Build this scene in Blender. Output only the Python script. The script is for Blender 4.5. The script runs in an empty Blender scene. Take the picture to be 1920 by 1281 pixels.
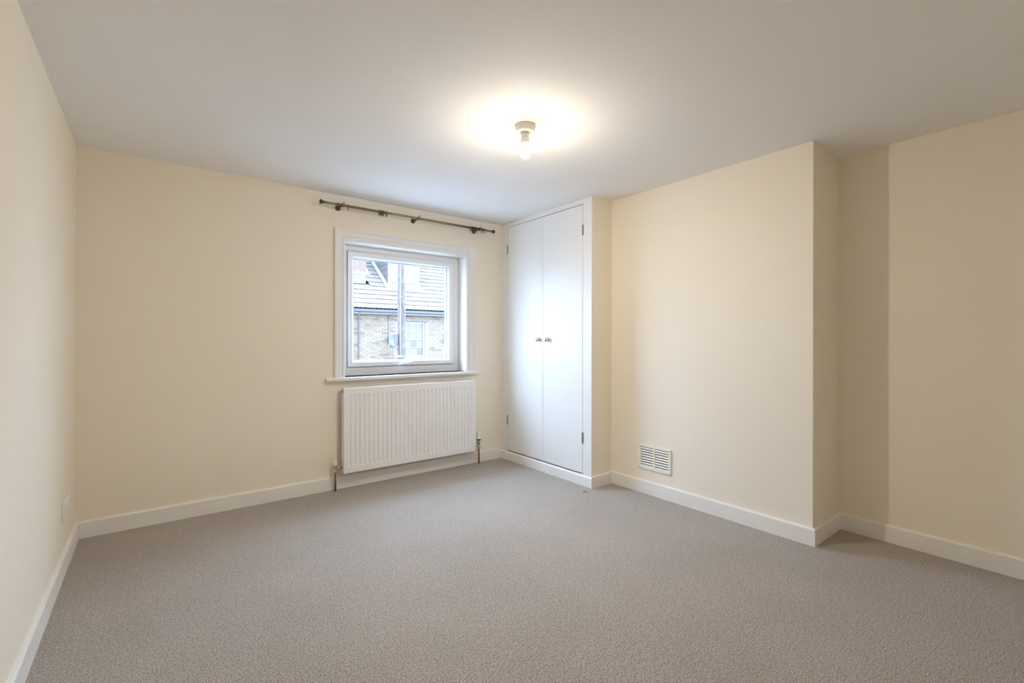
import bpy, bmesh, math, random
from mathutils import Vector, Matrix
random.seed(7)
SC = bpy.context.scene
COL = SC.collection

# ------------------------------------------------------------------ room measures (metres)
H = 2.4
XL, YW = -0.378, 3.858          # left wall, window wall
XC, YC = 2.845, 2.610           # cupboard face, cupboard side
XB, YD = 3.092, 1.081           # chimney breast face, its near corner
XA = 3.516                      # alcove wall
YF = -0.55                      # wall behind the camera
T = 0.018                       # baseboard thickness
EYE = 1.222

# ------------------------------------------------------------------ camera
cam = bpy.data.cameras.new('camera')
cam_o = bpy.data.objects.new('camera', cam); COL.objects.link(cam_o)
yaw, pitch, roll = 0.65816, 0.00038, 0.00148
fw = Vector((math.sin(yaw)*math.cos(pitch), math.cos(yaw)*math.cos(pitch), math.sin(pitch)))
rt = Vector((math.cos(yaw), -math.sin(yaw), 0)); up = rt.cross(fw)
r2 = rt*math.cos(roll) + up*math.sin(roll); u2 = -rt*math.sin(roll) + up*math.cos(roll)
m = Matrix((r2, u2, -fw)).transposed().to_4x4(); m.translation = Vector((0, 0, EYE))
cam_o.matrix_world = m
cam.sensor_fit = 'HORIZONTAL'; cam.sensor_width = 36.0
cam.lens = 36.0*868.42/1920.0
cam.shift_y = -5.05/1920.0
cam.clip_start = 0.02; cam.clip_end = 300
SC.camera = cam_o

# ------------------------------------------------------------------ sky, exposure
SKY = 8.6          # radiance at the horizon; an overcast sky is three times brighter overhead
world = bpy.data.worlds.new('overcast_sky'); SC.world = world; world.use_nodes = True
wn = world.node_tree; bg = wn.nodes['Background']
bg.inputs[0].default_value = (0.73, 1.0, 1.42, 1); 
_geo = wn.nodes.new('ShaderNodeTexCoord'); _sep = wn.nodes.new('ShaderNodeSeparateXYZ'); _mul = wn.nodes.new('ShaderNodeMath'); _add = wn.nodes.new('ShaderNodeMath')
_mul.operation = 'MULTIPLY'; _mul.use_clamp = False; _add.operation = 'MULTIPLY_ADD'
_max = wn.nodes.new('ShaderNodeMath'); _max.operation = 'MAXIMUM'; _max.inputs[1].default_value = 0.0
wn.links.new(_geo.outputs['Generated'], _sep.inputs[0]); wn.links.new(_sep.outputs['Z'], _max.inputs[0])
wn.links.new(_max.outputs[0], _add.inputs[0]); _add.inputs[1].default_value = 2.0*SKY; _add.inputs[2].default_value = SKY
wn.links.new(_add.outputs[0], bg.inputs[1]); wn.nodes.remove(_mul)
BULB = 1520.0
SC.view_settings.view_transform = 'Standard'; SC.view_settings.look = 'None'
SC.view_settings.gamma = 1.0; SC.view_settings.use_curve_mapping = False
SC.view_settings.exposure = 0.30
cy = SC.cycles
cy.max_bounces = 14; cy.diffuse_bounces = 8; cy.glossy_bounces = 4; cy.transmission_bounces = 6; cy.transparent_max_bounces = 12
cy.sample_clamp_indirect = 12.0; cy.use_denoising = True; cy.adaptive_threshold = 0.015
cy.caustics_reflective = False; cy.caustics_refractive = False

# ------------------------------------------------------------------ materials
def mat(name, col, rough=0.5, metal=0.0, spec=0.5, noise=None, bump=None, bcol=None):
    """noise=(scale, amount) varies the colour; bump=(scale, strength, distance)."""
    M = bpy.data.materials.new(name); M.use_nodes = True
    N, L = M.node_tree.nodes, M.node_tree.links
    b = N['Principled BSDF']
    b.inputs['Base Color'].default_value = (*col, 1); b.inputs['Roughness'].default_value = rough
    b.inputs['Metallic'].default_value = metal; b.inputs['Specular IOR Level'].default_value = spec
    tc = N.new('ShaderNodeTexCoord')
    if noise:
        n = N.new('ShaderNodeTexNoise'); n.inputs['Scale'].default_value = noise[0]; n.inputs['Detail'].default_value = 4
        L.new(tc.outputs['Object'], n.inputs['Vector'])
        r = N.new('ShaderNodeMapRange'); r.inputs['From Min'].default_value = 0.3; r.inputs['From Max'].default_value = 0.7
        L.new(n.outputs[0], r.inputs[0])
        mx = N.new('ShaderNodeMix'); mx.data_type = 'RGBA'
        k = noise[1]; c2 = bcol or tuple(c*(1-k) for c in col)
        mx.inputs[6].default_value = (*tuple(min(1, c*(1+k*0.4)) for c in col), 1); mx.inputs[7].default_value = (*c2, 1)
        L.new(r.outputs[0], mx.inputs[0]); L.new(mx.outputs[2], b.inputs['Base Color'])
    if bump:
        n = N.new('ShaderNodeTexNoise'); n.inputs['Scale'].default_value = bump[0]; n.inputs['Detail'].default_value = 5
        L.new(tc.outputs['Object'], n.inputs['Vector'])
        bp = N.new('ShaderNodeBump'); bp.inputs['Strength'].default_value = bump[1]; bp.inputs['Distance'].default_value = bump[2]
        L.new(n.outputs[0], bp.inputs['Height']); L.new(bp.outputs[0], b.inputs['Normal'])
    return M

CREAM = mat('cream_wall_paint', (0.885, 0.815, 0.69), 0.75, spec=0.25, noise=(1.5, 0.012), bump=(60, 0.10, 0.002))
CEIL = mat('white_ceiling_paint', (0.88, 0.87, 0.86), 0.85, spec=0.2, noise=(1.2, 0.012), bump=(40, 0.08, 0.002))
GLOSS = mat('white_gloss_paint', (0.82, 0.81, 0.79), 0.38, spec=0.4, bump=(14, 0.06, 0.002))
SKIRT = mat('white_skirting_paint', (0.86, 0.84, 0.80), 0.40, spec=0.4, noise=(6, 0.03), bump=(25, 0.10, 0.003))
UPVC = mat('white_upvc', (0.83, 0.84, 0.85), 0.28, spec=0.5, bump=(5, 0.02, 0.001))
RADW = mat('white_radiator_enamel', (0.88, 0.885, 0.89), 0.32, spec=0.5, bump=(8, 0.02, 0.001))
PLAST = mat('white_plastic', (0.85, 0.83, 0.79), 0.35, bump=(30, 0.02, 0.001))
IVORY = mat('ivory_plastic', (0.88, 0.86, 0.74), 0.4, noise=(20, 0.03))
GASKET = mat('grey_rubber_seal', (0.16, 0.17, 0.18), 0.6, noise=(30, 0.05))
DARK = mat('dark_void', (0.03, 0.028, 0.025), 0.9, noise=(10, 0.1))
CHROME = mat('chrome_fitting', (0.62, 0.62, 0.60), 0.22, metal=1.0, noise=(40, 0.15))
COPPER = mat('aged_copper_pipe', (0.34, 0.13, 0.06), 0.42, metal=0.85, noise=(25, 0.3))
BRASS = mat('polished_brass', (0.86, 0.75, 0.50), 0.16, metal=1.0, noise=(30, 0.08))
ANTIQ = mat('antique_brass_rod', (0.30, 0.245, 0.155), 0.36, metal=0.9, noise=(35, 0.2))
ANTIQD = mat('dark_bronze', (0.13, 0.10, 0.06), 0.38, metal=0.85, noise=(35, 0.2))
STEEL = mat('dull_steel_hinge', (0.42, 0.41, 0.40), 0.4, metal=0.7, noise=(60, 0.25))
BLACKP = mat('black_plastic', (0.03, 0.03, 0.03), 0.4, noise=(30, 0.1))

def carpet_material():
    M = bpy.data.materials.new('beige_carpet'); M.use_nodes = True
    N, L = M.node_tree.nodes, M.node_tree.links; b = N['Principled BSDF']
    b.inputs['Roughness'].default_value = 0.95; b.inputs['Specular IOR Level'].default_value = 0.1
    b.inputs['Sheen Weight'].default_value = 0.3; b.inputs['Sheen Roughness'].default_value = 0.45
    tc = N.new('ShaderNodeTexCoord')
    def noise(sc, det, rough=0.6):
        n = N.new('ShaderNodeTexNoise'); n.inputs['Scale'].default_value = sc
        n.inputs['Detail'].default_value = det; n.inputs['Roughness'].default_value = rough
        L.new(tc.outputs['Object'], n.inputs['Vector']); return n
    fine = noise(155, 4, 0.8); mid = noise(38, 3); big = noise(1.7, 4)
    r1 = N.new('ShaderNodeValToRGB'); e = r1.color_ramp.elements
    e[0].position = 0.36; e[0].color = (0.14, 0.112, 0.085, 1)
    e[1].position = 0.64; e[1].color = (0.64, 0.575, 0.51, 1)
    L.new(fine.outputs[0], r1.inputs[0])
    def mr(n, a, c):
        r = N.new('ShaderNodeMapRange'); r.inputs['From Min'].default_value = 0.3; r.inputs['From Max'].default_value = 0.7
        r.inputs['To Min'].default_value = a; r.inputs['To Max'].default_value = c; L.new(n.outputs[0], r.inputs[0]); return r
    a = mr(mid, 0.93, 1.07); c = mr(big, 0.94, 1.05)
    mu = N.new('ShaderNodeMath'); mu.operation = 'MULTIPLY'; L.new(a.outputs[0], mu.inputs[0]); L.new(c.outputs[0], mu.inputs[1])
    vm = N.new('ShaderNodeVectorMath'); vm.operation = 'SCALE'
    L.new(r1.outputs[0], vm.inputs[0]); L.new(mu.outputs[0], vm.inputs['Scale'])
    L.new(vm.outputs[0], b.inputs['Base Color'])
    bp = N.new('ShaderNodeBump'); bp.inputs['Strength'].default_value = 0.55; bp.inputs['Distance'].default_value = 0.006
    L.new(fine.outputs[0], bp.inputs['Height'])
    bp2 = N.new('ShaderNodeBump'); bp2.inputs['Strength'].default_value = 0.25; bp2.inputs['Distance'].default_value = 0.01
    L.new(mid.outputs[0], bp2.inputs['Height']); L.new(bp.outputs[0], bp2.inputs['Normal'])
    L.new(bp2.outputs[0], b.inputs['Normal'])
    return M
CARPET = carpet_material()

def glass_material(name, tint=(0.95, 0.97, 0.98), gl=0.06):
    M = bpy.data.materials.new(name); M.use_nodes = True
    N, L = M.node_tree.nodes, M.node_tree.links
    N.remove(N['Principled BSDF'])
    tr = N.new('ShaderNodeBsdfTransparent'); tr.inputs[0].default_value = (*tint, 1)
    g = N.new('ShaderNodeBsdfGlossy'); g.inputs['Roughness'].default_value = 0.02
    fr = N.new('ShaderNodeFresnel'); fr.inputs[0].default_value = 1.40
    ge = N.new('ShaderNodeNewGeometry'); fm = N.new('ShaderNodeMath'); fm.operation = 'SUBTRACT'; fm.use_clamp = True   # reflect at the face met first
    L.new(fr.outputs[0], fm.inputs[0]); L.new(ge.outputs['Backfacing'], fm.inputs[1])
    mx = N.new('ShaderNodeMixShader'); L.new(fm.outputs[0], mx.inputs[0]); L.new(tr.outputs[0], mx.inputs[1]); L.new(g.outputs[0], mx.inputs[2])
    L.new(mx.outputs[0], N['Material Output'].inputs[0]); return M
GLASS = glass_material('window_glass')

def emit_material(name, col, s):
    M = bpy.data.materials.new(name); M.use_nodes = True
    N, L = M.node_tree.nodes, M.node_tree.links; b = N['Principled BSDF']
    b.inputs['Base Color'].default_value = (0.9, 0.88, 0.84, 1)
    b.inputs['Emission Color'].default_value = (*col, 1); b.inputs['Emission Strength'].default_value = s
    return M

# outdoor surfaces
BRICKS = [mat('stock_brick_%s' % n, c, 0.9, noise=(9, 0.2)) for n, c in
          (('buff', (0.122, 0.086, 0.058)), ('sand', (0.134, 0.097, 0.066)), ('brown', (0.084, 0.056, 0.037)), ('ochre', (0.114, 0.076, 0.046)))]
MORTAR = mat('lime_mortar', (0.141, 0.108, 0.081), 0.95, noise=(12, 0.1))
TILE = mat('weathered_roof_tile', (0.059, 0.045, 0.036), 0.85, noise=(5, 0.2))
TILED = mat('dark_hung_tile', (0.056, 0.044, 0.040), 0.85, noise=(9, 0.2))
LEAD = mat('lead_flashing', (0.086, 0.076, 0.070), 0.6, noise=(6, 0.15))
REDBR = mat('pink_chimney_brick', (0.129, 0.076, 0.057), 0.9, noise=(9, 0.2))
GUTTER = mat('grey_gutter', (0.036, 0.034, 0.036), 0.5, noise=(8, 0.2))
EXTWH = mat('white_exterior_paint', (0.157, 0.132, 0.113), 0.6, noise=(6, 0.06))
POLEW = mat('weathered_timber_pole', (0.068, 0.049, 0.040), 0.9, noise=(7, 0.35), bump=(30, 0.4, 0.01))
DISHM = mat('grey_dish_paint', (0.052, 0.049, 0.048), 0.6, noise=(9, 0.06))
EXTGL = mat('far_window_glass', (0.051, 0.044, 0.040), 0.15, spec=0.6, noise=(3, 0.2))
CURT = mat('pale_net_curtain', (0.106, 0.093, 0.082), 0.8, noise=(12, 0.1))
ASPH = mat('pale_street_paving', (0.21, 0.21, 0.21), 0.9, noise=(3, 0.2))

# ------------------------------------------------------------------ mesh helpers
def box(bm, x0, x1, y0, y1, z0, z1, bevel=0.0):
    ret = bmesh.ops.create_cube(bm, size=1.0)
    vs = ret['verts']
    for v in vs:
        v.co = Vector(((x0+x1)/2 + v.co.x*(x1-x0), (y0+y1)/2 + v.co.y*(y1-y0), (z0+z1)/2 + v.co.z*(z1-z0)))
    if bevel:
        es = list({e for v in vs for e in v.link_edges})
        bmesh.ops.bevel(bm, geom=es, offset=bevel, segments=2, profile=0.5, affect='EDGES', clamp_overlap=True)
    return vs

def lathe(bm, prof, origin=(0, 0, 0), axis='Z', n=24, cap=True):
    """prof: list of (radius, height) from start to end."""
    o = Vector(origin); rings = []
    def pt(r, h, a):
        c, s = r*math.cos(a), r*math.sin(a)
        return o + (Vector((c, s, h)) if axis == 'Z' else Vector((h, c, s)) if axis == 'X' else Vector((s, h, c)))
    for r, h in prof:
        rings.append([bm.verts.new(pt(max(r, 1e-5), h, 2*math.pi*i/n)) for i in range(n)])
    for a, b in zip(rings, rings[1:]):
        for i in range(n):
            f = bm.faces.new((a[i], a[(i+1) % n], b[(i+1) % n], b[i])); f.smooth = True
    if cap:
        bm.faces.new(list(reversed(rings[0]))); bm.faces.new(rings[-1])

def tube(bm, pts, r, n=12, taper=None):
    pts = [Vector(p) for p in pts]; rings = []
    for i, p in enumerate(pts):
        d = (pts[min(i+1, len(pts)-1)] - pts[max(i-1, 0)]).normalized()
        a = d.orthogonal().normalized() if i == 0 else (prev - d*prev.dot(d)).normalized()
        prev = a; b = d.cross(a); rr = r if taper is None else taper[i]
        rings.append([bm.verts.new(p + a*math.cos(2*math.pi*k/n)*rr + b*math.sin(2*math.pi*k/n)*rr) for k in range(n)])
    for a, b in zip(rings, rings[1:]):
        for i in range(n):
            f = bm.faces.new((a[i], a[(i+1) % n], b[(i+1) % n], b[i])); f.smooth = True
    bm.faces.new(list(reversed(rings[0]))); bm.faces.new(rings[-1])

def torus(bm, c, R, r, axis='X', n=20, k=8):
    c = Vector(c); rings = []
    for i in range(n):
        a = 2*math.pi*i/n; ring = []
        for j in range(k):
            b = 2*math.pi*j/k; q = R + r*math.cos(b); h = r*math.sin(b)
            v = (q*math.cos(a), q*math.sin(a))
            ring.append(bm.verts.new(c + (Vector((h, v[0], v[1])) if axis == 'X' else Vector((v[0], h, v[1])) if axis == 'Y' else Vector((v[0], v[1], h)))))
        rings.append(ring)
    for i in range(n):
        a, b = rings[i], rings[(i+1) % n]
        for j in range(k):
            f = bm.faces.new((a[j], b[j], b[(j+1) % k], a[(j+1) % k])); f.smooth = True

def prism(bm, poly, axis, a, b):
    """extrude a 2D polygon along an axis from a to b."""
    def P(u, v, h):
        return {'X': (h, u, v), 'Y': (u, h, v), 'Z': (u, v, h)}[axis]
    A = [bm.verts.new(P(u, v, a)) for u, v in poly]; B = [bm.verts.new(P(u, v, b)) for u, v in poly]
    n = len(poly)
    for i in range(n):
        bm.faces.new((A[i], A[(i+1) % n], B[(i+1) % n], B[i]))
    bm.faces.new(list(reversed(A))); bm.faces.new(B)

def mesh_from(name, bm, material):
    bmesh.ops.recalc_face_normals(bm, faces=bm.faces)
    me = bpy.data.meshes.new(name); bm.to_mesh(me); bm.free(); me.materials.append(material); return me

def obj(name, bm, material, parent=None, loc=None):
    """vertices are given in world space (or in the parent's space); loc moves the origin there."""
    base = Vector(loc) if loc is not None else Vector((0, 0, 0))
    if loc is not None:
        bmesh.ops.translate(bm, verts=bm.verts, vec=-base)
    o = bpy.data.objects.new(name, mesh_from(name, bm, material)); COL.objects.link(o)
    o.location = base
    if parent is not None: o.parent = parent
    return o

def tag(o, label=None, cat=None, group=None, kind=None):
    if label: o['label'] = label
    if cat: o['category'] = cat
    if group: o['group'] = group
    if kind: o['kind'] = kind
    return o

def thing(name, label, cat, loc=(0, 0, 0), group=None):
    o = bpy.data.objects.new(name, None); COL.objects.link(o); o.location = loc; o.empty_display_size = 0.05
    return tag(o, label, cat, group)

def child(name, bm, material, root, label=None):
    """part given in world coordinates under an un-rotated parent."""
    wl = Vector((0, 0, 0)); p = root
    while p is not None: wl += p.location; p = p.parent
    bmesh.ops.translate(bm, verts=bm.verts, vec=-wl)
    o = bpy.data.objects.new(name, mesh_from(name, bm, material)); COL.objects.link(o); o.parent = root
    if label: o['label'] = label
    return o

def struct(name, bm, material, label, parent=None):
    o = obj(name, bm, material, parent); tag(o, label, kind='structure'); return o

def B(*a, **k):
    bm = bmesh.new(); box(bm, *a, **k); return bm

# ------------------------------------------------------------------ room shell
struct('floor', B(XL-0.2, XA+0.2, YF-0.2, YW+0.0, -0.12, 0.0), CARPET, 'beige grey speckled fitted carpet over the whole bedroom floor')
struct('ceiling', B(XL-0.2, XA+0.2, YF-0.2, YW+0.30, H, H+0.15), CEIL, 'plain white painted bedroom ceiling')
struct('wall_left', B(XL-0.2, XL, YF-0.2, YW+0.30, -0.12, H), CREAM, 'cream painted wall on the left with a small socket')
struct('wall_front', B(XL, XA, YF-0.2, YF, -0.12, H), CREAM, 'cream painted wall behind the camera')
struct('wall_right', B(XA, XA+0.2, YF-0.2, YW+0.30, -0.12, H), CREAM, 'cream painted wall at the back of the right alcove')
struct('wall_chimney', B(XB, XA, YD, YC, 0.0, H), CREAM, 'cream painted chimney breast projecting from the right wall')
# window wall with its opening
OX0, OX1, OZ0, OZ1 = 1.235, 2.415, 0.905, 2.035
YO = YW + 0.30
bm = bmesh.new()
box(bm, XL, OX0, YW, YO, -0.12, H); box(bm, OX1, XA, YW, YO, -0.12, H)
box(bm, OX0, OX1, YW, YO, -0.12, OZ0); box(bm, OX0, OX1, YW, YO, OZ1, H)
struct('wall_back', bm, CREAM, 'cream painted wall around the window')
# strip where the white ceiling paint laps onto the window wall
bm = bmesh.new()
prism(bm, [(YW, H-0.004), (YW-0.007, H-0.004), (YW-0.009, H-0.010), (YW-0.006, H-0.026), (YW, H-0.034)], 'X', 0.93, XC)
struct('trim_1', bm, CEIL, 'narrow white strip along the ceiling above the curtain rod')

def baseboard(name, p0, p1, nrm, k0, k1, label, h=0.103, t=T):
    """mitred board from p0 to p1 along the wall line; nrm points into the room; k: -1 inside corner, 1 outside, 0 square."""
    p0, p1, nrm = Vector((*p0, 0)), Vector((*p1, 0)), Vector((*nrm, 0))
    d = (p1-p0).normalized()
    prof = [(0, 0), (t, 0), (t, h-0.010), (t-0.0015, h-0.005), (t-0.005, h-0.0015), (t-0.010, h), (0, h)]
    bm = bmesh.new(); A, Bv = [], []
    for q, z in prof:
        A.append(bm.verts.new(p0 + nrm*q - d*(k0*q) + Vector((0, 0, z))))
        Bv.append(bm.verts.new(p1 + nrm*q + d*(k1*q) + Vector((0, 0, z))))
    n = len(prof)
    for i in range(n): bm.faces.new((A[i], A[(i+1) % n], Bv[(i+1) % n], Bv[i]))
    bm.faces.new(list(reversed(A))); bm.faces.new(Bv)
    return struct(name, bm, SKIRT, label)
baseboard('baseboard_left', (XL, YF), (XL, YW), (1, 0), -1, -1, 'white skirting board along the left wall')
baseboard('baseboard_back', (XL, YW), (XC, YW), (0, -1), -1, -1, 'white skirting board below the window and radiator')
baseboard('baseboard_cupboard', (XC, YW), (XC, YC), (-1, 0), -1, 1, 'white skirting board across the foot of the cupboard', h=0.084)
baseboard('baseboard_return', (XC, YC), (XB, YC), (0, -1), 1, -1, 'short white skirting board on the side of the cupboard', h=0.095)
baseboard('baseboard_chimney', (XB, YC), (XB, YD), (-1, 0), -1, 1, 'white skirting board along the chimney breast')
baseboard('baseboard_alcove', (XB, YD), (XA, YD), (0, -1), 1, -1, 'short white skirting board on the chimney breast side')
baseboard('baseboard_right', (XA, YD), (XA, YF), (-1, 0), -1, -1, 'white skirting board along the alcove wall')
baseboard('baseboard_front', (XA, YF), (XL, YF), (0, 1), -1, -1, 'white skirting board behind the camera')

# ------------------------------------------------------------------ window
win = bpy.data.objects.new('window_1', None); COL.objects.link(win); win.location = ((OX0+OX1)/2, YW, OZ0)
tag(win, 'white framed casement window with deep reveal and sill', kind='structure')
CX0, CX1, CZ1 = 1.155, 2.515, 2.125         # outer edge of the casing
IX0, IX1, IZ1 = 1.240, 2.412, 2.032         # inner edge of the casing
SZ = 0.905                                  # top of the sill
# casing: moulded profile, mitred at the corners
prof = [(0.0, 0.0), (0.0, 0.021), (0.006, 0.025), (0.016, 0.025), (0.022, 0.020), (0.050, 0.017), (0.056, 0.011), (0.064, 0.010), (0.070, 0.015), (0.078, 0.016), (0.085, 0.012), (0.085, 0.0)]
def casing(side):
    bm = bmesh.new(); A, Bv = [], []
    for u, d in prof:
        y = YW - d
        if side == 'left':   a, b = (CX0+u, y, SZ), (CX0+u, y, CZ1-u*1.09)
        elif side == 'right': a, b = (CX1-u*1.21, y, SZ), (CX1-u*1.21, y, CZ1-u*1.09)
        else:                a, b = (CX0+u, y, CZ1-u*1.09), (CX1-u*1.21, y, CZ1-u*1.09)
        A.append(bm.verts.new(a)); Bv.append(bm.verts.new(b))
    n = len(prof)
    for i in range(n): bm.faces.new((A[i], A[(i+1) % n], Bv[(i+1) % n], Bv[i]))
    bm.faces.new(list(reversed(A))); bm.faces.new(Bv)
    return bm
for s in ('left', 'right', 'top'): child('casing', casing(s), GLOSS, win)
YFR = YW + 0.13                              # inner face of the fixed frame
bm = bmesh.new()
box(bm, OX0-0.001, OX0+0.010, YW, YFR+0.03, SZ, OZ1); box(bm, OX1-0.008, OX1+0.001, YW, YFR+0.03, SZ, OZ1)
box(bm, OX0, OX1, YW, YFR+0.03, OZ1-0.008, OZ1+0.001)
child('reveal_lining', bm, GLOSS, win)
bm = bmesh.new(); box(bm, 1.085, 2.535, YW-0.046, YW-0.0005, 0.877, SZ, bevel=0.008)
box(bm, OX0, OX1, YW-0.02, YFR+0.03, 0.880, SZ)
child('window_sill', bm, GLOSS, win)
# fixed frame: stepped bars
FX0, FX1, FZ0, FZ1 = 1.250, 2.405, SZ, 2.027
SX0, SX1, SZ0, SZ1 = 1.308, 2.336, 0.981, 1.968   # sash outer
GX0, GX1, GZ0, GZ1 = 1.362, 2.278, 1.033, 1.914   # glass edge
def ring_frame(bm, x0, x1, z0, z1, X0, X1, Z0, Z1, ya, yb, inset=0.0):
    """mitred frame; outer rectangle at ya, inner rectangle at ya+inset (chamfered)"""
    o = [(x0, z0), (x1, z0), (x1, z1), (x0, z1)]; i_ = [(X0, Z0), (X1, Z0), (X1, Z1), (X0, Z1)]
    fo = [bm.verts.new((x, ya, z)) for x, z in o]; fi = [bm.verts.new((x, ya+inset, z)) for x, z in i_]
    bo = [bm.verts.new((x, yb, z)) for x, z in o]; bi = [bm.verts.new((x, yb, z)) for x, z in i_]
    for k in range(4):
        j = (k+1) % 4
        bm.faces.new((fo[k], fo[j], fi[j], fi[k])); bm.faces.new((bo[k], bi[k], bi[j], bo[j]))
        bm.faces.new((fo[k], bo[k], bo[j], fo[j])); bm.faces.new((fi[k], fi[j], bi[j], bi[k]))
bm = bmesh.new()
ring_frame(bm, FX0, FX1, FZ0, FZ1, SX0-0.022, SX1+0.022, SZ0-0.022, SZ1+0.020, YFR, YFR+0.07)
ring_frame(bm, SX0-0.022, SX1+0.022, SZ0-0.022, SZ1+0.020, SX0-0.002, SX1+0.002, SZ0-0.002, SZ1+0.002, YFR+0.004, YFR+0.07, 0.006)
child('outer_frame', bm, UPVC, win)
bm = bmesh.new(); ring_frame(bm, SX0-0.004, SX1+0.004, SZ0-0.004, SZ1+0.004, SX0+0.004, SX1-0.004, SZ0+0.004, SZ1-0.004, YFR+0.006, YFR+0.05)
child('seal', bm, GASKET, win)
bm = bmesh.new()
ring_frame(bm, SX0, SX1, SZ0, SZ1, GX0-0.016, GX1+0.016, GZ0-0.016, GZ1+0.016, YFR-0.012, YFR+0.06)
ring_frame(bm, GX0-0.016, GX1+0.016, GZ0-0.016, GZ1+0.016, GX0, GX1, GZ0, GZ1, YFR-0.010, YFR+0.05, 0.020)
sash = child('sash', bm, UPVC, win)
bm = bmesh.new(); ring_frame(bm, GX0-0.003, GX1+0.003, GZ0-0.003, GZ1+0.003, GX0+0.003, GX1-0.003, GZ0+0.003, GZ1-0.003, YFR+0.011, YFR+0.030)
o = child('glazing_seal', bm, GASKET, sash)
bm = bmesh.new(); box(bm, GX0-0.002, GX1+0.002, YFR+0.018, YFR+0.022, GZ0-0.002, GZ1+0.002)
child('pane', bm, GLASS, sash)
# handle at the foot of the sash
hx, hz = 1.846, 0.997
bm = bmesh.new()
box(bm, hx-0.048, hx+0.048, YFR-0.024, YFR-0.0125, hz-0.013, hz+0.013, bevel=0.005)
lathe(bm, [(0.012, 0), (0.012, -0.016), (0.009, -0.020)], (hx+0.005, YFR-0.024, hz), 'Y', 16)
prism(bm, [(hx-0.075, hz-0.004), (hx-0.070, hz-0.011), (hx-0.01, hz-0.014), (hx+0.018, hz-0.008), (hx+0.018, hz+0.008), (hx-0.01, hz+0.010), (hx-0.070, hz+0.005)], 'Y', YFR-0.052, YFR-0.040)
h = child('handle', bm, PLAST, sash, 'white lever handle with keyhole')
bm = bmesh.new(); lathe(bm, [(0.004, 0), (0.004, -0.004)], (hx+0.035, YFR-0.0235, hz), 'Y', 10); child('keyhole', bm, BLACKP, sash)

# ------------------------------------------------------------------ built-in cupboard
cup = thing('cupboard', 'tall white built-in cupboard with double doors in the corner beside the window', 'cupboard', (XC+0.1, (YC+YW)/2, 0))
TH = 0.022
D0, DM, D1 = 2.711, 3.2235, 3.751; DZ0, DZ1 = 0.096, 2.352
bm = bmesh.new()
box(bm, XC, XC+TH, YC, D0-0.002, 0, H-0.0005, bevel=0.0015); box(bm, XC, XC+TH, D1+0.002, YW-0.0005, 0, H-0.0005)
box(bm, XC, XC+TH, D0-0.002, D1+0.002, DZ1+0.005, H-0.0005); box(bm, XC, XC+TH, D0-0.002, D1+0.002, 0, DZ0-0.011)
child('face_frame', bm, GLOSS, cup)
child('side_panel', B(XC+TH, XB, YC, YC+0.02, 0, H-0.0005), CREAM, cup, 'cream painted cupboard side')
child('gap_shade_sheet', B(XC+0.12, XC+0.13, YC+0.03, YW-0.005, 0.01, H-0.01), DARK, cup)  # near-black sheet added behind the doors to paint their gaps as shade
def door(y0, y1):
    bm = bmesh.new(); box(bm, XC-0.001, XC+0.020, y0, y1, DZ0, DZ1, bevel=0.003); return child('door', bm, GLOSS, cup)
dR = door(D0+0.001, DM-0.0018); dL = door(DM+0.0018, D1-0.001)
bm = bmesh.new(); box(bm, XC-0.003, XC-0.0005, DM-0.018, DM-0.0025, DZ0+0.001, DZ1-0.001, bevel=0.001); child('closing_strip', bm, GLOSS, dR)
def knob(y, z, door_):
    bm = bmesh.new()
    lathe(bm, [(0.0185, 0.0), (0.0185, -0.002), (0.015, -0.004), (0.008, -0.006), (0.0065, -0.014), (0.009, -0.019), (0.0165, -0.024), (0.0195, -0.031), (0.0185, -0.037), (0.012, -0.042), (0.004, -0.0435)], (XC-0.001, y, z), 'X', 24)
    child('knob', bm, BRASS, door_, 'round polished brass knob')
knob(3.262, 1.217, dL); knob(3.140, 1.217, dR)
def hinge(y, z0, z1, door_):
    bm = bmesh.new(); n = 5; dz = (z1-z0)/n
    for i in range(n): lathe(bm, [(0.0055, z0+i*dz+0.0006), (0.0055, z0+(i+1)*dz-0.0006)], (XC-0.0035, y, 0), 'Z', 10)
    box(bm, XC-0.0022, XC-0.0008, y-0.010, y+0.010, z0, z1)
    child('hinge', bm, STEEL, door_, 'dull steel butt hinge')
hinge(D1+0.001, 2.085, 2.168, dL); hinge(D1+0.001, 0.356, 0.448, dL)
hinge(D0-0.001, 2.094, 2.182, dR); hinge(D0-0.001, 0.350, 0.440, dR)

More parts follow.
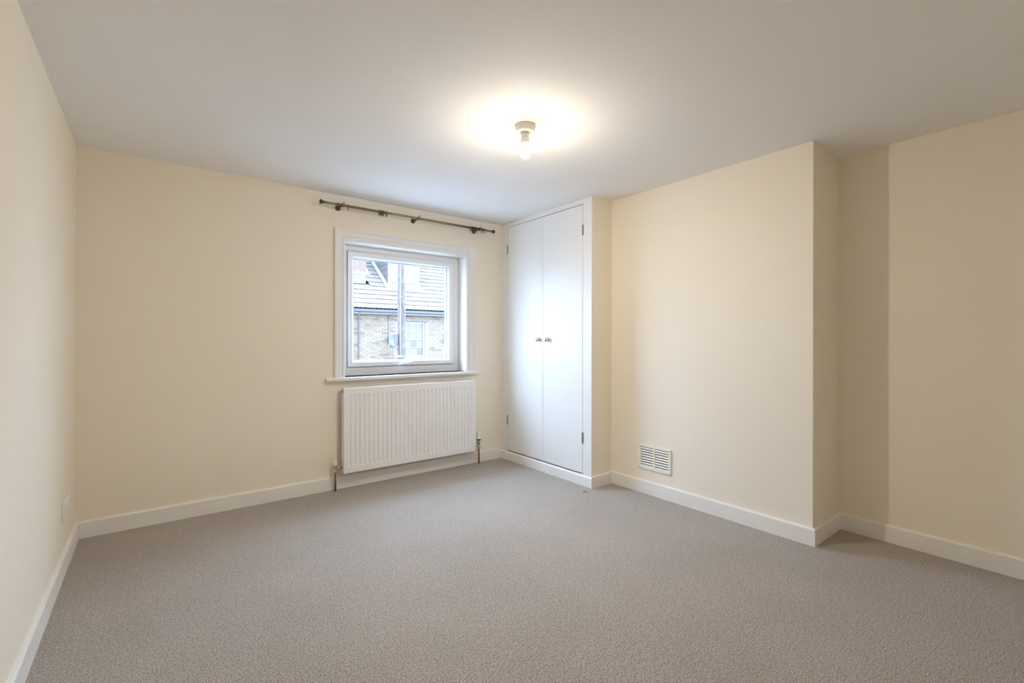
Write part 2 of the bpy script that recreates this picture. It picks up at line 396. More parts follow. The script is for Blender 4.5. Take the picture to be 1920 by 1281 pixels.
# ------------------------------------------------------------------ radiator
RX0, RX1, RZ0, RZ1 = 1.205, 2.461, 0.136, 0.824
RYF, RYB = YW-0.100, YW-0.038
rad = thing('radiator', 'white ribbed panel radiator with copper pipes below the window', 'radiator', ((RX0+RX1)/2, YW-0.07, 0))
def rad_front():
    bm = bmesh.new(); n = 31; mx = 0.028; pitch = (RX1-RX0-2*mx)/n
    cols = [(RX0+0.006, 0), (RX0+mx, 0)]
    for i in range(n):
        a = RX0+mx+i*pitch
        cols += [(a+pitch*0.22, 0), (a+pitch*0.36, 1), (a+pitch*0.64, 1), (a+pitch*0.78, 0)]
    cols += [(RX1-mx, 0), (RX1-0.006, 0)]
    rows = [(RZ0+0.006, 0), (RZ0+0.050, 0), (RZ0+0.066, 1), (RZ1-0.068, 1), (RZ1-0.052, 0), (RZ1-0.006, 0)]
    g = [[bm.verts.new((x, RYF + 0.009*c*r, z)) for x, c in cols] for z, r in rows]
    for a, b in zip(g, g[1:]):
        for i in range(len(cols)-1): bm.faces.new((a[i], a[i+1], b[i+1], b[i]))
    # returned edges
    def strip(va, off):
        vb = [bm.verts.new(v.co + Vector(off)) for v in va]
        vc = [bm.verts.new(v.co + Vector((0, 0.010, 0))) for v in vb]
        for i in range(len(va)-1): bm.faces.new((va[i], va[i+1], vb[i+1], vb[i])); bm.faces.new((vb[i], vb[i+1], vc[i+1], vc[i]))
    strip(g[0], (0, 0.003, -0.006)); strip(g[-1], (0, 0.003, 0.006))
    strip([r[0] for r in g], (-0.003, 0.003, 0)); strip([r[-1] for r in g], (0.003, 0.003, 0))
    return bm
child('front_panel', rad_front(), RADW, rad, 'white pressed steel panel with vertical channels')
child('back_plate', B(RX0+0.02, RX1-0.02, RYF+0.012, RYF+0.016, RZ0+0.012, RZ1-0.012), RADW, rad)
bm = bmesh.new(); n = 62
for i in range(n):
    x = RX0+0.03+(RX1-RX0-0.06)*i/(n-1); box(bm, x-0.0008, x+0.0008, RYF+0.017, RYB-0.002, RZ0+0.05, RZ1-0.02)
child('convector_fins', bm, RADW, rad)['kind'] = 'stuff'
for x0, x1 in ((RX0, RX0+0.004), (RX1-0.004, RX1)):
    bm = bmesh.new(); box(bm, x0, x1, RYF-0.001, RYB, RZ0+0.002, RZ1, bevel=0.0015)
    if x0 == RX0: box(bm, x0, x0+0.014, RYF-0.002, RYF+0.002, RZ0+0.002, RZ1, bevel=0.001)
    else: box(bm, x1-0.014, x1, RYF-0.002, RYF+0.002, RZ0+0.002, RZ1, bevel=0.001)
    child('side_cover', bm, RADW, rad)
bm = bmesh.new(); yy = RYF+0.004
while yy < RYB-0.006:
    box(bm, RX0+0.004, RX1-0.004, yy, yy+0.004, RZ1-0.004, RZ1-0.001); yy += 0.011
for i in range(12):
    x = RX0+0.05+i*(RX1-RX0-0.1)/11; box(bm, x-0.003, x+0.003, RYF+0.004, RYB-0.002, RZ1-0.004, RZ1-0.0015)
child('top_grille', bm, RADW, rad)
bm = bmesh.new(); lathe(bm, [(0.013, 0.0), (0.013, -0.006), (0.007, -0.007), (0.007, -0.018), (0.004, -0.018), (0.004, -0.023)], (RX0, RYF+0.030, 0.795), 'X', 12); child('bleed_valve', bm, STEEL, rad)
for bx in (RX0+0.16, RX1-0.16):
    bm = bmesh.new(); box(bm, bx-0.015, bx+0.015, RYB-0.005, YW-0.0003, RZ0+0.10, RZ1-0.10); child('wall_bracket', bm, RADW, rad)
# lockshield valve (left) and thermostatic valve (right)
PX, PY = 1.152, YW-0.055
bm = bmesh.new(); lathe(bm, [(0.0078, -0.001), (0.0078, 0.155)], (PX, PY, 0), 'Z', 14); child('pipe', bm, COPPER, rad, 'aged copper pipe')
bm = bmesh.new()
lathe(bm, [(0.011, 0.140), (0.0135, 0.143), (0.0135, 0.160), (0.010, 0.163), (0.010, 0.195), (0.012, 0.197), (0.012, 0.206)], (PX, PY, 0), 'Z', 14)
lathe(bm, [(0.009, 0.0), (0.009, 0.022), (0.0135, 0.024), (0.0135, 0.040), (0.010, 0.042), (0.010, RX0-PX+0.004)], (PX, PY, 0.180), 'X', 12)
v = child('valve', bm, CHROME, rad, 'chrome lockshield valve')
bm = bmesh.new(); lathe(bm, [(0.013, 0.206), (0.0155, 0.214), (0.0155, 0.228), (0.0135, 0.246), (0.0125, 0.249)], (PX, PY, 0), 'Z', 16); child('valve_cap', bm, PLAST, v, 'small white plastic cap')
QX, QY = 2.527, YW-0.062
bm = bmesh.new(); lathe(bm, [(0.0078, -0.001), (0.0078, 0.165)], (QX, QY, 0), 'Z', 14); child('pipe', bm, COPPER, rad, 'aged copper pipe')
bm = bmesh.new()
lathe(bm, [(0.011, 0.150), (0.0135, 0.153), (0.0135, 0.170), (0.010, 0.173), (0.010, 0.205), (0.015, 0.208), (0.015, 0.232)], (QX, QY, 0), 'Z', 14)
lathe(bm, [(0.009, 0.0), (0.009, -0.018), (0.0135, -0.020), (0.0135, -0.040), (0.010, -0.042), (0.010, RX1-QX-0.003)], (QX, QY, 0.190), 'X', 12)
v = child('valve', bm, CHROME, rad, 'chrome thermostatic valve')
bm = bmesh.new(); lathe(bm, [(0.021, 0.232), (0.021, 0.240)], (QX, QY, 0), 'Z', 20); child('valve_collar', bm, BLACKP, v, 'black collar')
bm = bmesh.new(); lathe(bm, [(0.020, 0.240), (0.022, 0.246), (0.022, 0.268), (0.0195, 0.270), (0.0195, 0.276), (0.022, 0.278), (0.022, 0.298), (0.017, 0.306)], (QX, QY, 0), 'Z', 20)
for i in range(10):
    a = 2*math.pi*i/10; box(bm, QX+0.022*math.cos(a)-0.0015, QX+0.022*math.cos(a)+0.0015, QY+0.022*math.sin(a)-0.0015, QY+0.022*math.sin(a)+0.0015, 0.248, 0.266)
child('valve_head', bm, PLAST, v, 'white ribbed thermostat head')

# ------------------------------------------------------------------ curtain rod and rings
RY, RZ = YW-0.100, 2.289
rod = thing('curtain_rod', 'antique brass telescopic curtain rod on three brackets above the window', 'curtain rod', (1.85, RY, RZ))
bm = bmesh.new(); tube(bm, [(1.150, RY, RZ), (2.560, RY, RZ)], 0.0108, 16); child('pole', bm, ANTIQ, rod)
bm = bmesh.new(); tube(bm, [(1.030, RY, RZ), (1.155, RY, RZ)], 0.0092, 16); child('pole_extension', bm, ANTIQ, rod)
bm = bmesh.new(); tube(bm, [(2.555, RY, RZ), (2.668, RY, RZ)], 0.0092, 16); child('pole_extension', bm, ANTIQ, rod)
for x, s in ((1.035, -1), (2.662, 1)):
    bm = bmesh.new(); lathe(bm, [(0.012, -0.014*s), (0.012, -0.002*s), (0.009, 0.0), (0.009, 0.003*s), (0.0175, 0.005*s), (0.0185, 0.010*s), (0.0175, 0.016*s), (0.010, 0.019*s)], (x, RY, RZ), 'X', 20)
    child('end_cap', bm, ANTIQD, rod)
for x in (1.184, 1.848, 2.500):
    bm = bmesh.new(); lathe(bm, [(0.021, 0.0), (0.021, -0.008), (0.016, -0.014), (0.007, -0.017), (0.007, -0.085)], (x, YW-0.0003, RZ-0.004), 'Y', 20)
    torus(bm, (x, RY, RZ), 0.0135, 0.0032, 'X', 20, 8)
    b = child('bracket', bm, ANTIQD, rod)
    bm = bmesh.new(); lathe(bm, [(0.003, 0.012), (0.003, 0.020), (0.006, 0.021), (0.0065, 0.026), (0.004, 0.028)], (x+0.018, RY, RZ), 'Z', 12)
    lathe(bm, [(0.0125, -0.004), (0.0125, 0.004)], (x+0.018, RY, RZ), 'X', 16)
    child('thumbscrew', bm, ANTIQ, rod)
bm = bmesh.new(); torus(bm, (0, 0, 0), 0.0175, 0.0021, 'X', 24, 8); ring_me = mesh_from('curtain_ring', bm, ANTIQD)
bm = bmesh.new(); torus(bm, (0, 0, -0.0248), 0.0042, 0.0011, 'Y', 12, 6); eye_me = mesh_from('eyelet', bm, ANTIQD)
def ring(x, label, tilt=0.0, swing=0.0):
    o = bpy.data.objects.new('curtain_ring', ring_me); COL.objects.link(o)
    o.location = (x, RY, RZ-0.0048); o.rotation_euler = (0, swing, tilt)
    tag(o, label, 'curtain ring', 'rings on the curtain rod')
    e = bpy.data.objects.new('eyelet', eye_me); COL.objects.link(e); e.parent = o
ring(1.157, 'bronze curtain ring left of the first bracket, nearest the left end cap', 0.1)
ring(1.236, 'single bronze curtain ring just right of the left bracket', -0.1)
for i in range(7): ring(1.493+i*0.0068, 'bronze curtain ring in the tight bunch left of the middle bracket', random.uniform(-.03, .03), random.uniform(-.03, .03))
for i in range(2): ring(1.554+i*0.008, 'bronze curtain ring of the pair just right of the middle bunch', random.uniform(-.04, .04))
for i in range(8): ring(2.405+i*0.0088, 'bronze curtain ring in the crowded bunch at the right bracket', random.uniform(-.1, .1), random.uniform(-.06, .06))
ring(2.534, 'bronze curtain ring right of the right bracket, slightly turned', 0.45, 0.05)
ring(2.563, 'bronze curtain ring turned to face the room, nearest the right end cap', 0.95)

# ------------------------------------------------------------------ ceiling light
LX, LY = 1.622, 1.982
lamp = thing('ceiling_light', 'white ceiling batten holder with a bare lit bulb', 'ceiling light', (LX, LY, H))
bm = bmesh.new(); lathe(bm, [(0.0555, 0), (0.0555, -0.004), (0.051, -0.030), (0.048, -0.036), (0.040, -0.038), (0.026, -0.039)], (LX, LY, H), 'Z', 40); child('ceiling_rose', bm, PLAST, lamp)
bm = bmesh.new(); lathe(bm, [(0.020, -0.038), (0.019, -0.050), (0.020, -0.062), (0.0245, -0.080), (0.0245, -0.088), (0.0265, -0.089), (0.0265, -0.100), (0.022, -0.101)], (LX, LY, H), 'Z', 32)
hold = child('lamp_holder', bm, PLAST, lamp)
bm = bmesh.new(); lathe(bm, [(0.0018, 0.0), (0.0018, -0.002)], (LX-0.0125, LY-0.0155, H-0.064), 'Y', 8); child('screw', bm, DARK, hold)
bm = bmesh.new(); lathe(bm, [(0.0135, -0.100), (0.016, -0.110), (0.020, -0.115)], (LX, LY, H), 'Z', 24); child('bulb_collar', bm, PLAST, lamp)
# LED bulb: the diffuser shines mainly from its lower dome, its shoulder only glows
RB, ZB, SPL = 0.0325, -0.1435, 111
def dome(a0, a1, n):
    return [(RB*math.sin(math.radians(a0+(a1-a0)*i/n)), ZB+RB*math.cos(math.radians(a0+(a1-a0)*i/n))) for i in range(n+1)]
bm = bmesh.new(); lathe(bm, dome(SPL, 180, 10), (LX, LY, H), 'Z', 32)
bulb = child('bulb', bm, emit_material('lit_bulb_glass', (1.0, 0.90, 0.77), BULB), lamp, 'frosted bulb glowing warm white')
bm = bmesh.new(); lathe(bm, [(0.0200, -0.1145)] + dome(38, SPL, 8), (LX, LY, H), 'Z', 32)
child('bulb_shoulder', bm, emit_material('glowing_bulb_shoulder', (1.0, 0.84, 0.62), BULB*0.03), bulb, 'softly glowing shoulder of the bulb')

# ------------------------------------------------------------------ air vent on the chimney breast
VY0, VY1, VZ0, VZ1 = 2.029, 2.321, 0.192, 0.385
vent = thing('air_vent', 'ivory plastic louvred air vent low on the chimney breast', 'air vent', (XB, (VY0+VY1)/2, (VZ0+VZ1)/2))
bm = bmesh.new(); yc = (VY0+VY1)/2; fw_ = 0.020
box(bm, XB-0.010, XB-0.0003, VY0, VY0+fw_, VZ0, VZ1, bevel=0.002); box(bm, XB-0.010, XB-0.0003, VY1-fw_, VY1, VZ0, VZ1, bevel=0.002)
box(bm, XB-0.010, XB-0.0003, VY0+fw_-0.002, VY1-fw_+0.002, VZ0, VZ0+0.018, bevel=0.002); box(bm, XB-0.010, XB-0.0003, VY0+fw_-0.002, VY1-fw_+0.002, VZ1-0.018, VZ1, bevel=0.002)
box(bm, XB-0.010, XB-0.0003, yc-0.006, yc+0.006, VZ0+0.016, VZ1-0.016, bevel=0.001)
child('frame', bm, IVORY, vent)
child('shadow_backing', B(XB-0.0015, XB-0.0004, VY0+0.018, VY1-0.018, VZ0+0.016, VZ1-0.016), mat('vent_shadow_mesh', (0.10, 0.095, 0.075), 0.8, noise=(200, 0.3)), vent)  # dark backing colour stands in for the shadow under each slat lip
def slat_mesh():
    bm = bmesh.new(); L_ = (VY1-VY0-2*fw_-0.012)/2/2-0.0002; dz = (VZ1-VZ0-0.036)/8
    prism(bm, [(-0.0095, -dz*0.30), (-0.0080, -dz*0.42), (-0.0022, dz*0.12), (-0.0034, dz*0.20)], 'Y', -L_, L_)
    return mesh_from('slat', bm, IVORY), dz
sm, dz = slat_mesh()
for cyy in (yc - ((VY1-VY0)/2-fw_+0.006)/2, yc + ((VY1-VY0)/2-fw_+0.006)/2):
    for i in range(8):
        o = bpy.data.objects.new('slat', sm); COL.objects.link(o); o.parent = vent
        o.location = (0, cyy-yc, VZ0+0.018+dz*(i+0.5)-(VZ0+VZ1)/2)
for y in (VY0+0.008, VY1-0.008):
    for z in (VZ0+0.010, VZ1-0.010):
        bm = bmesh.new(); lathe(bm, [(0.0038, -0.0095), (0.0038, -0.0115)], (XB, y, z), 'X', 12); child('screw', bm, STEEL, vent)

# ------------------------------------------------------------------ wall socket
sy0, sy1, sz0, sz1 = 3.335, 3.545, 0.262, 0.362
sock = thing('wall_socket', 'white double wall socket low on the left wall near the corner', 'socket', (XL, (sy0+sy1)/2, (sz0+sz1)/2))
bm = bmesh.new(); box(bm, XL+0.0003, XL+0.010, sy0, sy1, sz0, sz1, bevel=0.003); child('face_plate', bm, PLAST, sock)
for yk in (sy0+0.055, sy1-0.055):
    bm = bmesh.new(); box(bm, XL+0.009, XL+0.0135, yk-0.008, yk+0.008, sz1-0.032, sz1-0.012, bevel=0.001); child('switch', bm, PLAST, sock)
    bm = bmesh.new()
    for dy, dz_, w, h_ in ((0, 0.052, 0.004, 0.009), (-0.011, 0.030, 0.007, 0.004), (0.011, 0.030, 0.007, 0.004)):
        box(bm, XL+0.0096, XL+0.0103, yk+dy-w/2, yk+dy+w/2, sz0+dz_-h_/2-0.006, sz0+dz_+h_/2-0.006)
    child('socket_holes', bm, BLACKP, sock)

# small loose bits on the carpet
bm = bmesh.new(); tube(bm, [(2.690, 2.548, 0.004), (2.700, 2.560, 0.006), (2.712, 2.562, 0.011), (2.724, 2.556, 0.006), (2.730, 2.545, 0.003)], 0.0022, 8)
tag(obj('thread_snippet', bm, mat('dark_thread', (0.12, 0.11, 0.10), 0.9, noise=(60, 0.3)), loc=(2.71, 2.555, 0)), 'tiny dark curled thread on the carpet by the cupboard corner', 'thread')

# ------------------------------------------------------------------ house across the street
HY = 17.0; GZ = -2.8
slope = math.radians(37.0); tn = math.tan(slope)
EY, EZ = 16.74, 2.34                       # eaves edge of the roof plane
HX0, HX1 = -1.0, 17.0
WX0, WX1, WZ0, WZ1 = 7.53, 8.69, 0.47, 1.90   # sash window across the street
house = thing('terraced_house', 'pale brick terraced house with tiled roof and dormer seen through the window', 'house', (8.0, HY, GZ))
HL = Vector((8.0, HY, GZ))
bm = bmesh.new()
box(bm, HX0, WX0, HY, HY+0.3, GZ, 2.2); box(bm, WX1, HX1, HY, HY+0.3, GZ, 2.2)
box(bm, WX0, WX1, HY, HY+0.3, GZ, WZ0); box(bm, WX0, WX1, HY, HY+0.3, WZ1, 2.2)
child('mortar_wall', bm, MORTAR, house)
bw, bh, bd = 0.215, 0.065, 0.05
spots = []
row = 0; z = GZ
while z < 2.15:
    x = HX0 + (0.1125 if row % 2 else 0)
    while x < HX1-0.2:
        if not (x+bw > WX0-0.0 and x < WX1+0.0 and z+bh > WZ0-0.06 and z < WZ1+0.0):
            spots.append((x+bw/2, z+bh/2))
        x += 0.225
    row += 1; z += 0.075
spots.sort(key=lambda p: ((p[0]-7.75)/1.95)**4 + ((p[1]-1.32)/0.87)**4)
brick_mes = []
for M in BRICKS:
    bm = bmesh.new(); box(bm, -bw/2, bw/2, -0.010, 0.004, -bh/2, bh/2); brick_mes.append(mesh_from('brick', bm, M))
for x, z in spots[:300]:
    o = bpy.data.objects.new('brick', random.choices(brick_mes, (5, 5, 2, 3))[0]); COL.objects.link(o); o.parent = house
    o.location = Vector((x, HY+random.uniform(-0.002, 0.002), z)) - HL
verts, faces, mi = [], [], []
for x, z in spots[300:]:
    b0 = len(verts); y = HY-0.010
    for xx, zz in ((x-bw/2, z-bh/2), (x+bw/2, z-bh/2), (x+bw/2, z+bh/2), (x-bw/2, z+bh/2)):
        verts.append((xx-HL.x, y-HL.y, zz-HL.z)); verts.append((xx-HL.x, HY+0.003-HL.y, zz-HL.z))
    for k in range(4):
        j = (k+1) % 4; faces.append((b0+2*k, b0+2*k+1, b0+2*j+1, b0+2*j))
    faces.append((b0, b0+2, b0+4, b0+6)); k = random.choices(range(4), (5, 5, 2, 3))[0]; mi += [k]*5
me = bpy.data.meshes.new('brickwork'); me.from_pydata(verts, [], faces)
for M in BRICKS: me.materials.append(M)
me.polygons.foreach_set('material_index', mi); me.update()
o = bpy.data.objects.new('brickwork', me); COL.objects.link(o); o.parent = house; o['kind'] = 'stuff'
# sash window
bm = bmesh.new()
ring_frame(bm, WX0, WX1, WZ0, WZ1, WX0+0.08, WX1-0.08, WZ0+0.07, WZ1-0.06, HY+0.03, HY+0.12)
box(bm, WX0-0.06, WX1+0.06, HY-0.05, HY+0.10, WZ0-0.07, WZ0)
box(bm, WX0+0.08, WX1-0.08, HY+0.045, HY+0.09, 1.165, 1.215)
wf = child('window_frame', bm, EXTWH, house)
bm = bmesh.new(); px_ = [7.8, 8.075, 8.35]
for x in px_: box(bm, x-0.014, x+0.014, HY+0.055, HY+0.08, WZ0+0.07, WZ1-0.06)
for zz in (0.865, 1.53): box(bm, WX0+0.08, WX1-0.08, HY+0.055, HY+0.08, zz-0.014, zz+0.014)
child('glazing_bars', bm, EXTWH, wf)
xs = [WX0+0.08] + px_ + [WX1-0.08]; zs = [WZ0+0.07, 0.865, 1.19, 1.53, WZ1-0.06]
for i in range(4):
    for j in range(4):
        child('pane', B(xs[i]+0.01, xs[i+1]-0.01, HY+0.070, HY+0.074, zs[j]+0.01, zs[j+1]-0.01), CURT if (i+j) % 3 or j > 1 else EXTGL, wf)
child('lintel', B(WX0-0.10, WX1+0.12, HY-0.012, HY+0.02, WZ1, WZ1+0.035), GUTTER, house, 'dark line of the lintel')
# gutter, fascia, downpipe
bm = bmesh.new(); prism(bm, [(EY-0.03, 2.23), (EY-0.015, 2.225), (EY+0.06, 2.215), (EY+0.10, 2.24), (EY+0.10, 2.32), (EY-0.03, 2.32)], 'X', HX0, HX1)
child('gutter', bm, GUTTER, house)
child('fascia_board', B(HX0, HX1, EY+0.11, EY+0.14, 2.145, 2.33), EXTWH, house)
child('soffit_board', B(HX0, HX1, EY+0.14, HY+0.0, 2.150, 2.170), EXTWH, house)
bm = bmesh.new(); tube(bm, [(5.965, HY-0.06, GZ), (5.965, HY-0.06, 2.12), (5.965, EY+0.05, 2.22)], 0.022, 10); child('downpipe', bm, LEAD, house)
bm = bmesh.new(); tube(bm, [(7.10, HY-0.02, 1.0), (7.13, HY-0.02, 1.6), (7.12, HY-0.02, 2.14)], 0.008, 6); child('cable', bm, GUTTER, house)
# roof
RYE = 21.6; RZE = EZ+(RYE-EY)*tn
bm = bmesh.new(); prism(bm, [(EY+0.10, EZ-0.02+0.1*tn-0.05), (RYE, RZE-0.07), (RYE+5, 2.2), (HY+0.3, 2.2)], 'X', HX0, HX1); child('roof_deck', bm, TILE, house)
gauge, tw = 0.32, 0.30
def tile_bm(bm, ox, oy, oz):
    n = 8; cs, sn = math.cos(slope), math.sin(slope); L_ = 0.40; g = []
    for (s, lift) in ((0.0, 0.040), (L_, 0.012)):
        top = []; bot = []
        for i in range(n+1):
            u = i/n; w = 0.020*(0.5-0.5*math.cos(2*math.pi*2*u)); x = ox + (u-0.5)*tw
            for h_, lst in ((w+lift, top), (w+lift-0.018, bot)):
                lst.append(bm.verts.new((x, oy + s*cs - h_*sn, oz + s*sn + h_*cs)))
        g.append((top, bot))
    (t0, b0), (t1, b1) = g
    for i in range(n):
        bm.faces.new((t0[i], t0[i+1], t1[i+1], t1[i])); bm.faces.new((b0[i], t0[i], t0[i+1], b0[i+1]))
DX0, DX1, DY, DZ = 7.60, 8.90, 18.03, 3.31      # dormer front
CHX0, CHX1, CHY = 5.95, 6.93, 18.80             # chimney
VX0, VX1, VY0_, VY1_ = 5.86, 6.74, 18.16, 18.74 # roof window
tiles = []
nr = int((RYE-EY)/(gauge*math.cos(slope)))
for r in range(nr):
    y = EY + r*gauge*math.cos(slope); z = EZ + r*gauge*math.sin(slope)
    for c in range(int((HX1-HX0)/tw)):
        x = HX0 + (c+0.5)*tw; ym = y+0.13
        if x > DX0-0.02 and x < DX1+0.02 and ym > DY-0.05: continue
        if x > CHX0 and x < CHX1 and CHY-0.05 < ym < CHY+0.6: continue
        if x > VX0 and x < VX1 and VY0_-0.02 < ym < VY1_: continue
        tiles.append((x, y, z))
def tkey(t):
    q = t[0]/t[1]; v = (t[2]-EYE)/t[1]      # nearness to the middle of the window's outlook
    return max(abs(q-0.455)/0.118, abs(v-0.118)/0.055)
tiles.sort(key=tkey)
bm = bmesh.new(); tile_bm(bm, 0, 0, 0); tme = mesh_from('roof_tile', bm, TILE)
for x, y, z in tiles[:300]:
    o = bpy.data.objects.new('roof_tile', tme); COL.objects.link(o); o.parent = house
    o.location = Vector((x, y+random.uniform(-0.004, 0.004), z+random.uniform(-0.003, 0.003))) - HL
bm = bmesh.new()
for x, y, z in tiles[300:]: tile_bm(bm, x, y, z)
bmesh.ops.translate(bm, verts=bm.verts, vec=-HL)
o = bpy.data.objects.new('roof_tiling', mesh_from('roof_tiling', bm, TILE)); COL.objects.link(o); o.parent = house; o['kind'] = 'stuff'
# dormer
def roofz(y): return EZ + (y-EY)*tn
DT = 5.35; yb = EY + (DT-EZ)/tn
bm = bmesh.new(); box(bm, DX0-0.02, DX1+0.02, DY-0.02, DY+0.10, DZ-0.05, DT)
box(bm, DX0+0.1, DX1-0.1, DY+0.1, RYE-0.4, 3.6, DT-0.1)
dorm = child('dormer_front', bm, EXTWH, house, 'white painted dormer front')
bm = bmesh.new(); ring_frame(bm, DX0+0.10, DX1-0.10, DZ+0.22, DT-0.15, DX0+0.17, DX1-0.17, DZ+0.29, DT-0.22, DY-0.05, DY-0.02)
box(bm, (DX0+DX1)/2-0.035, (DX0+DX1)/2+0.035, DY-0.05, DY-0.02, DZ+0.29, DT-0.22)
for zz in (DZ+0.66, DZ+1.05): box(bm, DX0+0.17, DX1-0.17, DY-0.045, DY-0.025, zz-0.012, zz+0.012)
child('dormer_window', bm, EXTWH, dorm)
for xa, xb in ((DX0+0.17, (DX0+DX1)/2-0.035), ((DX0+DX1)/2+0.035, DX1-0.17)):
    child('pane', B(xa, xb, DY-0.032, DY-0.028, DZ+0.29, DT-0.22), mat('bright_net_curtain', (0.120, 0.104, 0.091), 0.8, noise=(10, 0.05)), dorm)
child('dormer_roof', B(DX0-0.15, DX1+0.15, DY-0.15, yb+0.1, DT, DT+0.10), LEAD, dorm)
for xs_, s in ((DX0, -1), (DX1, 1)):
    bm = bmesh.new()
    prism(bm, [(DY+0.02, roofz(DY+0.02)-0.05), (DY+0.02, DT), (yb, DT)], 'X', xs_, xs_+0.03*s*-1)
    k = 0
    while DZ + k*0.11 < DT-0.02:       # courses of hung tiles
        z0 = DZ + k*0.11; yb_ = EY + (z0-EZ)/tn
        if yb_ > DY+0.05: prism(bm, [(z_[0], z_[1]) for z_ in ((DY+0.02, z0), (yb_, z0), (yb_+0.11/tn, z0+0.11), (DY+0.02, z0+0.11))], 'X', xs_+0.001*s, xs_+(0.012+0.006*(k % 2))*s)
        k += 1
    child('cheek', bm, TILED, dorm, 'dark tile hung dormer cheek')
    bm = bmesh.new(); off = 0.055
    a = [(DY-0.12, roofz(DY-0.12)+off), (yb, roofz(yb)+off), (yb, roofz(yb)+off+0.02), (DY-0.12, roofz(DY-0.12)+off+0.02)]
    prism(bm, a, 'X', xs_+0.02*s, xs_+0.16*s); child('flashing', bm, EXTWH if s < 0 else LEAD, dorm)
bm = bmesh.new(); prism(bm, [(DY-0.14, roofz(DY-0.14)+0.05), (DY, roofz(DY)+0.05), (DY, roofz(DY)+0.08), (DY-0.14, roofz(DY-0.14)+0.075)], 'X', DX0-0.15, DX1+0.15); child('apron', bm, EXTWH, dorm)
# chimney stack in brick courses
bm = bmesh.new(); box(bm, CHX0+0.006, CHX1-0.006, CHY+0.006, CHY+0.594, roofz(CHY)-0.3, 7.2)
ch = child('chimney', bm, MORTAR, house, 'pinkish brick chimney stack')
bm = bmesh.new(); zc = roofz(CHY)-0.3; k = 0
while zc < 7.2:
    x = CHX0 - (0.11 if k % 2 else 0)
    while x < CHX1-0.02:
        a, b = max(x, CHX0), min(x+bw, CHX1)
        if b-a > 0.03: box(bm, a, b, CHY, CHY+0.59, zc, zc+bh)
        x += 0.225
    k += 1; zc += 0.075
child('chimney_bricks', bm, REDBR, ch)['kind'] = 'stuff'
bm = bmesh.new(); off = 0.055
prism(bm, [(CHY-0.13, roofz(CHY-0.13)+off), (CHY+0.62, roofz(CHY+0.62)+off), (CHY+0.62, roofz(CHY+0.62)+off+0.02), (CHY-0.13, roofz(CHY-0.13)+off+0.02)], 'X', CHX1, CHX1+0.13)
prism(bm, [(CHY-0.13, roofz(CHY-0.13)+off), (CHY, roofz(CHY)+off), (CHY, roofz(CHY)+off+0.02), (CHY-0.13, roofz(CHY-0.13)+off+0.02)], 'X', CHX0, CHX1)
child('chimney_flashing', bm, EXTWH, ch)
# roof window
def slab(bm, x0, x1, y0, y1, h0, h1):
    prism(bm, [(y0, roofz(y0)+h0), (y1, roofz(y1)+h0), (y1, roofz(y1)+h1), (y0, roofz(y0)+h1)], 'X', x0, x1)
bm = bmesh.new()
slab(bm, VX0, VX0+0.07, VY0_, VY1_, 0, 0.12); slab(bm, VX1-0.07, VX1, VY0_, VY1_, 0, 0.12)
slab(bm, VX0, VX1, VY0_, VY0_+0.06, 0, 0.12); slab(bm, VX0, VX1, VY1_-0.06, VY1_, 0, 0.12)
rw = child('roof_window', bm, EXTWH, house, 'roof window with pale blue glass')
bm = bmesh.new(); slab(bm, VX0+0.07, VX1-0.07, VY0_+0.06, VY1_-0.06, 0.05, 0.09); child('pane', bm, mat('sky_reflecting_glass', (0.072, 0.077, 0.081), 0.1, spec=0.8, noise=(3, 0.1)), rw)

# satellite dish
dish = thing('satellite_dish', 'round grey satellite dish on a mast against the brick house', 'satellite dish', (7.2, HY-0.35, 1.16))
bm = bmesh.new(); n = 20; prev = None; ctr = bm.verts.new((0, 0, 0)); rg = []
for k in range(1, 5):
    q = k/4; cur = [bm.verts.new((0.175*q*math.cos(2*math.pi*i/n), -0.06*q*q, 0.255*q*math.sin(2*math.pi*i/n))) for i in range(n)]
    for i in range(n):
        f = bm.faces.new((ctr, cur[i], cur[(i+1) % n]) if prev is None else (prev[i], cur[i], cur[(i+1) % n], prev[(i+1) % n])); f.smooth = True
    prev = cur
R_ = Matrix.Rotation(math.radians(-25), 4, 'Z') @ Matrix.Rotation(math.radians(-12), 4, 'X')
bmesh.ops.transform(bm, matrix=R_, verts=bm.verts)
bmesh.ops.solidify(bm, geom=bm.faces[:], thickness=0.006)
d = bpy.data.objects.new('reflector', mesh_from('reflector', bm, DISHM)); COL.objects.link(d); d.parent = dish
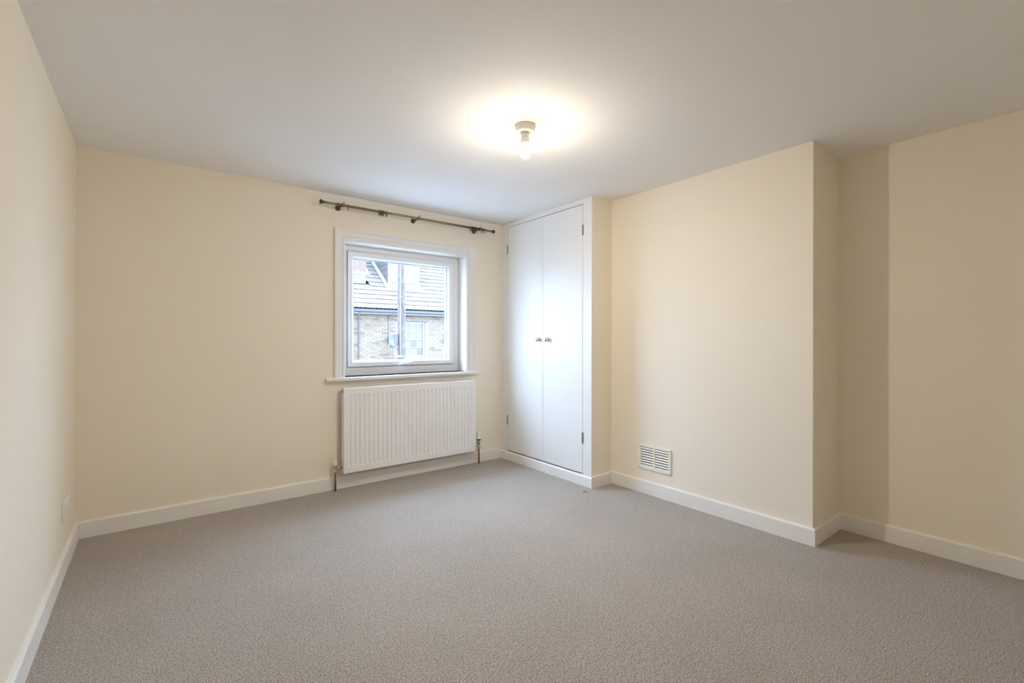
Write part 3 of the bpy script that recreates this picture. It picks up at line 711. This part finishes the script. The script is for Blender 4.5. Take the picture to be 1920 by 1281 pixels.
bm = bmesh.new(); tube(bm, [(7.2, HY-0.32, 1.10), (7.18, HY-0.30, 0.1), (7.18, HY-0.03, 0.0)], 0.020, 8); child('mast', bm, mat('reddish_steel_mast', (0.081, 0.047, 0.044), 0.6, noise=(10, 0.2)), dish)
bm = bmesh.new(); tube(bm, [(7.17, HY-0.37, 0.95), (7.02, HY-0.62, 0.93)], 0.010, 8); box(bm, 6.97, 7.05, HY-0.68, HY-0.60, 0.90, 0.99); child('feed_arm', bm, GUTTER, dish)

# timber pole with its box and cables
pole = thing('utility_pole', 'weathered timber utility pole standing in front of the house', 'pole', (6.318, 14.0, GZ))
bm = bmesh.new()
tube(bm, [(6.325, 14, GZ), (6.322, 14, 0.0), (6.318, 14, 2.0), (6.305, 14, 4.0), (6.295, 14, 6.5)], 0.13, 20, taper=[0.142, 0.134, 0.124, 0.111, 0.100]); child('post', bm, POLEW, pole)
bm = bmesh.new(); box(bm, 6.085, 6.185, 13.94, 14.06, 1.06, 1.38, bevel=0.01); child('junction_box', bm, DISHM, pole)
bm = bmesh.new(); tube(bm, [(6.13, 13.95, 1.06), (6.10, 13.94, 0.95), (6.15, 13.90, 0.85)], 0.012, 8); tube(bm, [(6.04, 13.93, 1.07), (6.12, 13.94, 1.02), (6.20, 13.9, 1.02)], 0.012, 8); child('cable_loop', bm, GUTTER, pole)
bm = bmesh.new(); tube(bm, [(6.30, 13.862, 2.35), (6.37, 13.866, 2.05), (6.28, 13.860, 1.75), (6.205, 13.90, 1.5), (6.20, 13.90, 0.2)], 0.012, 8); child('cable', bm, GUTTER, pole)
bm = bmesh.new(); box(bm, 6.21, 6.245, 13.865, 13.90, GZ+2, 6.0); child('cable_guard', bm, LEAD, pole)
for zz, xx in ((3.03, 6.25), (2.55, 6.26)):
    bm = bmesh.new(); lathe(bm, [(0.022, 0), (0.022, -0.02), (0.012, -0.03)], (xx, 13.865, zz), 'Y', 12); child('bolt', bm, EXTWH, pole)
bm = bmesh.new(); box(bm, 6.10, 6.30, 13.80, 13.95, 0.62, 0.70, bevel=0.02); child('bracket', bm, EXTWH, pole)

# street ground
struct('street_ground', B(-30, 45, -40, 60, GZ-0.2, GZ), ASPH, 'grey street ground between the houses')
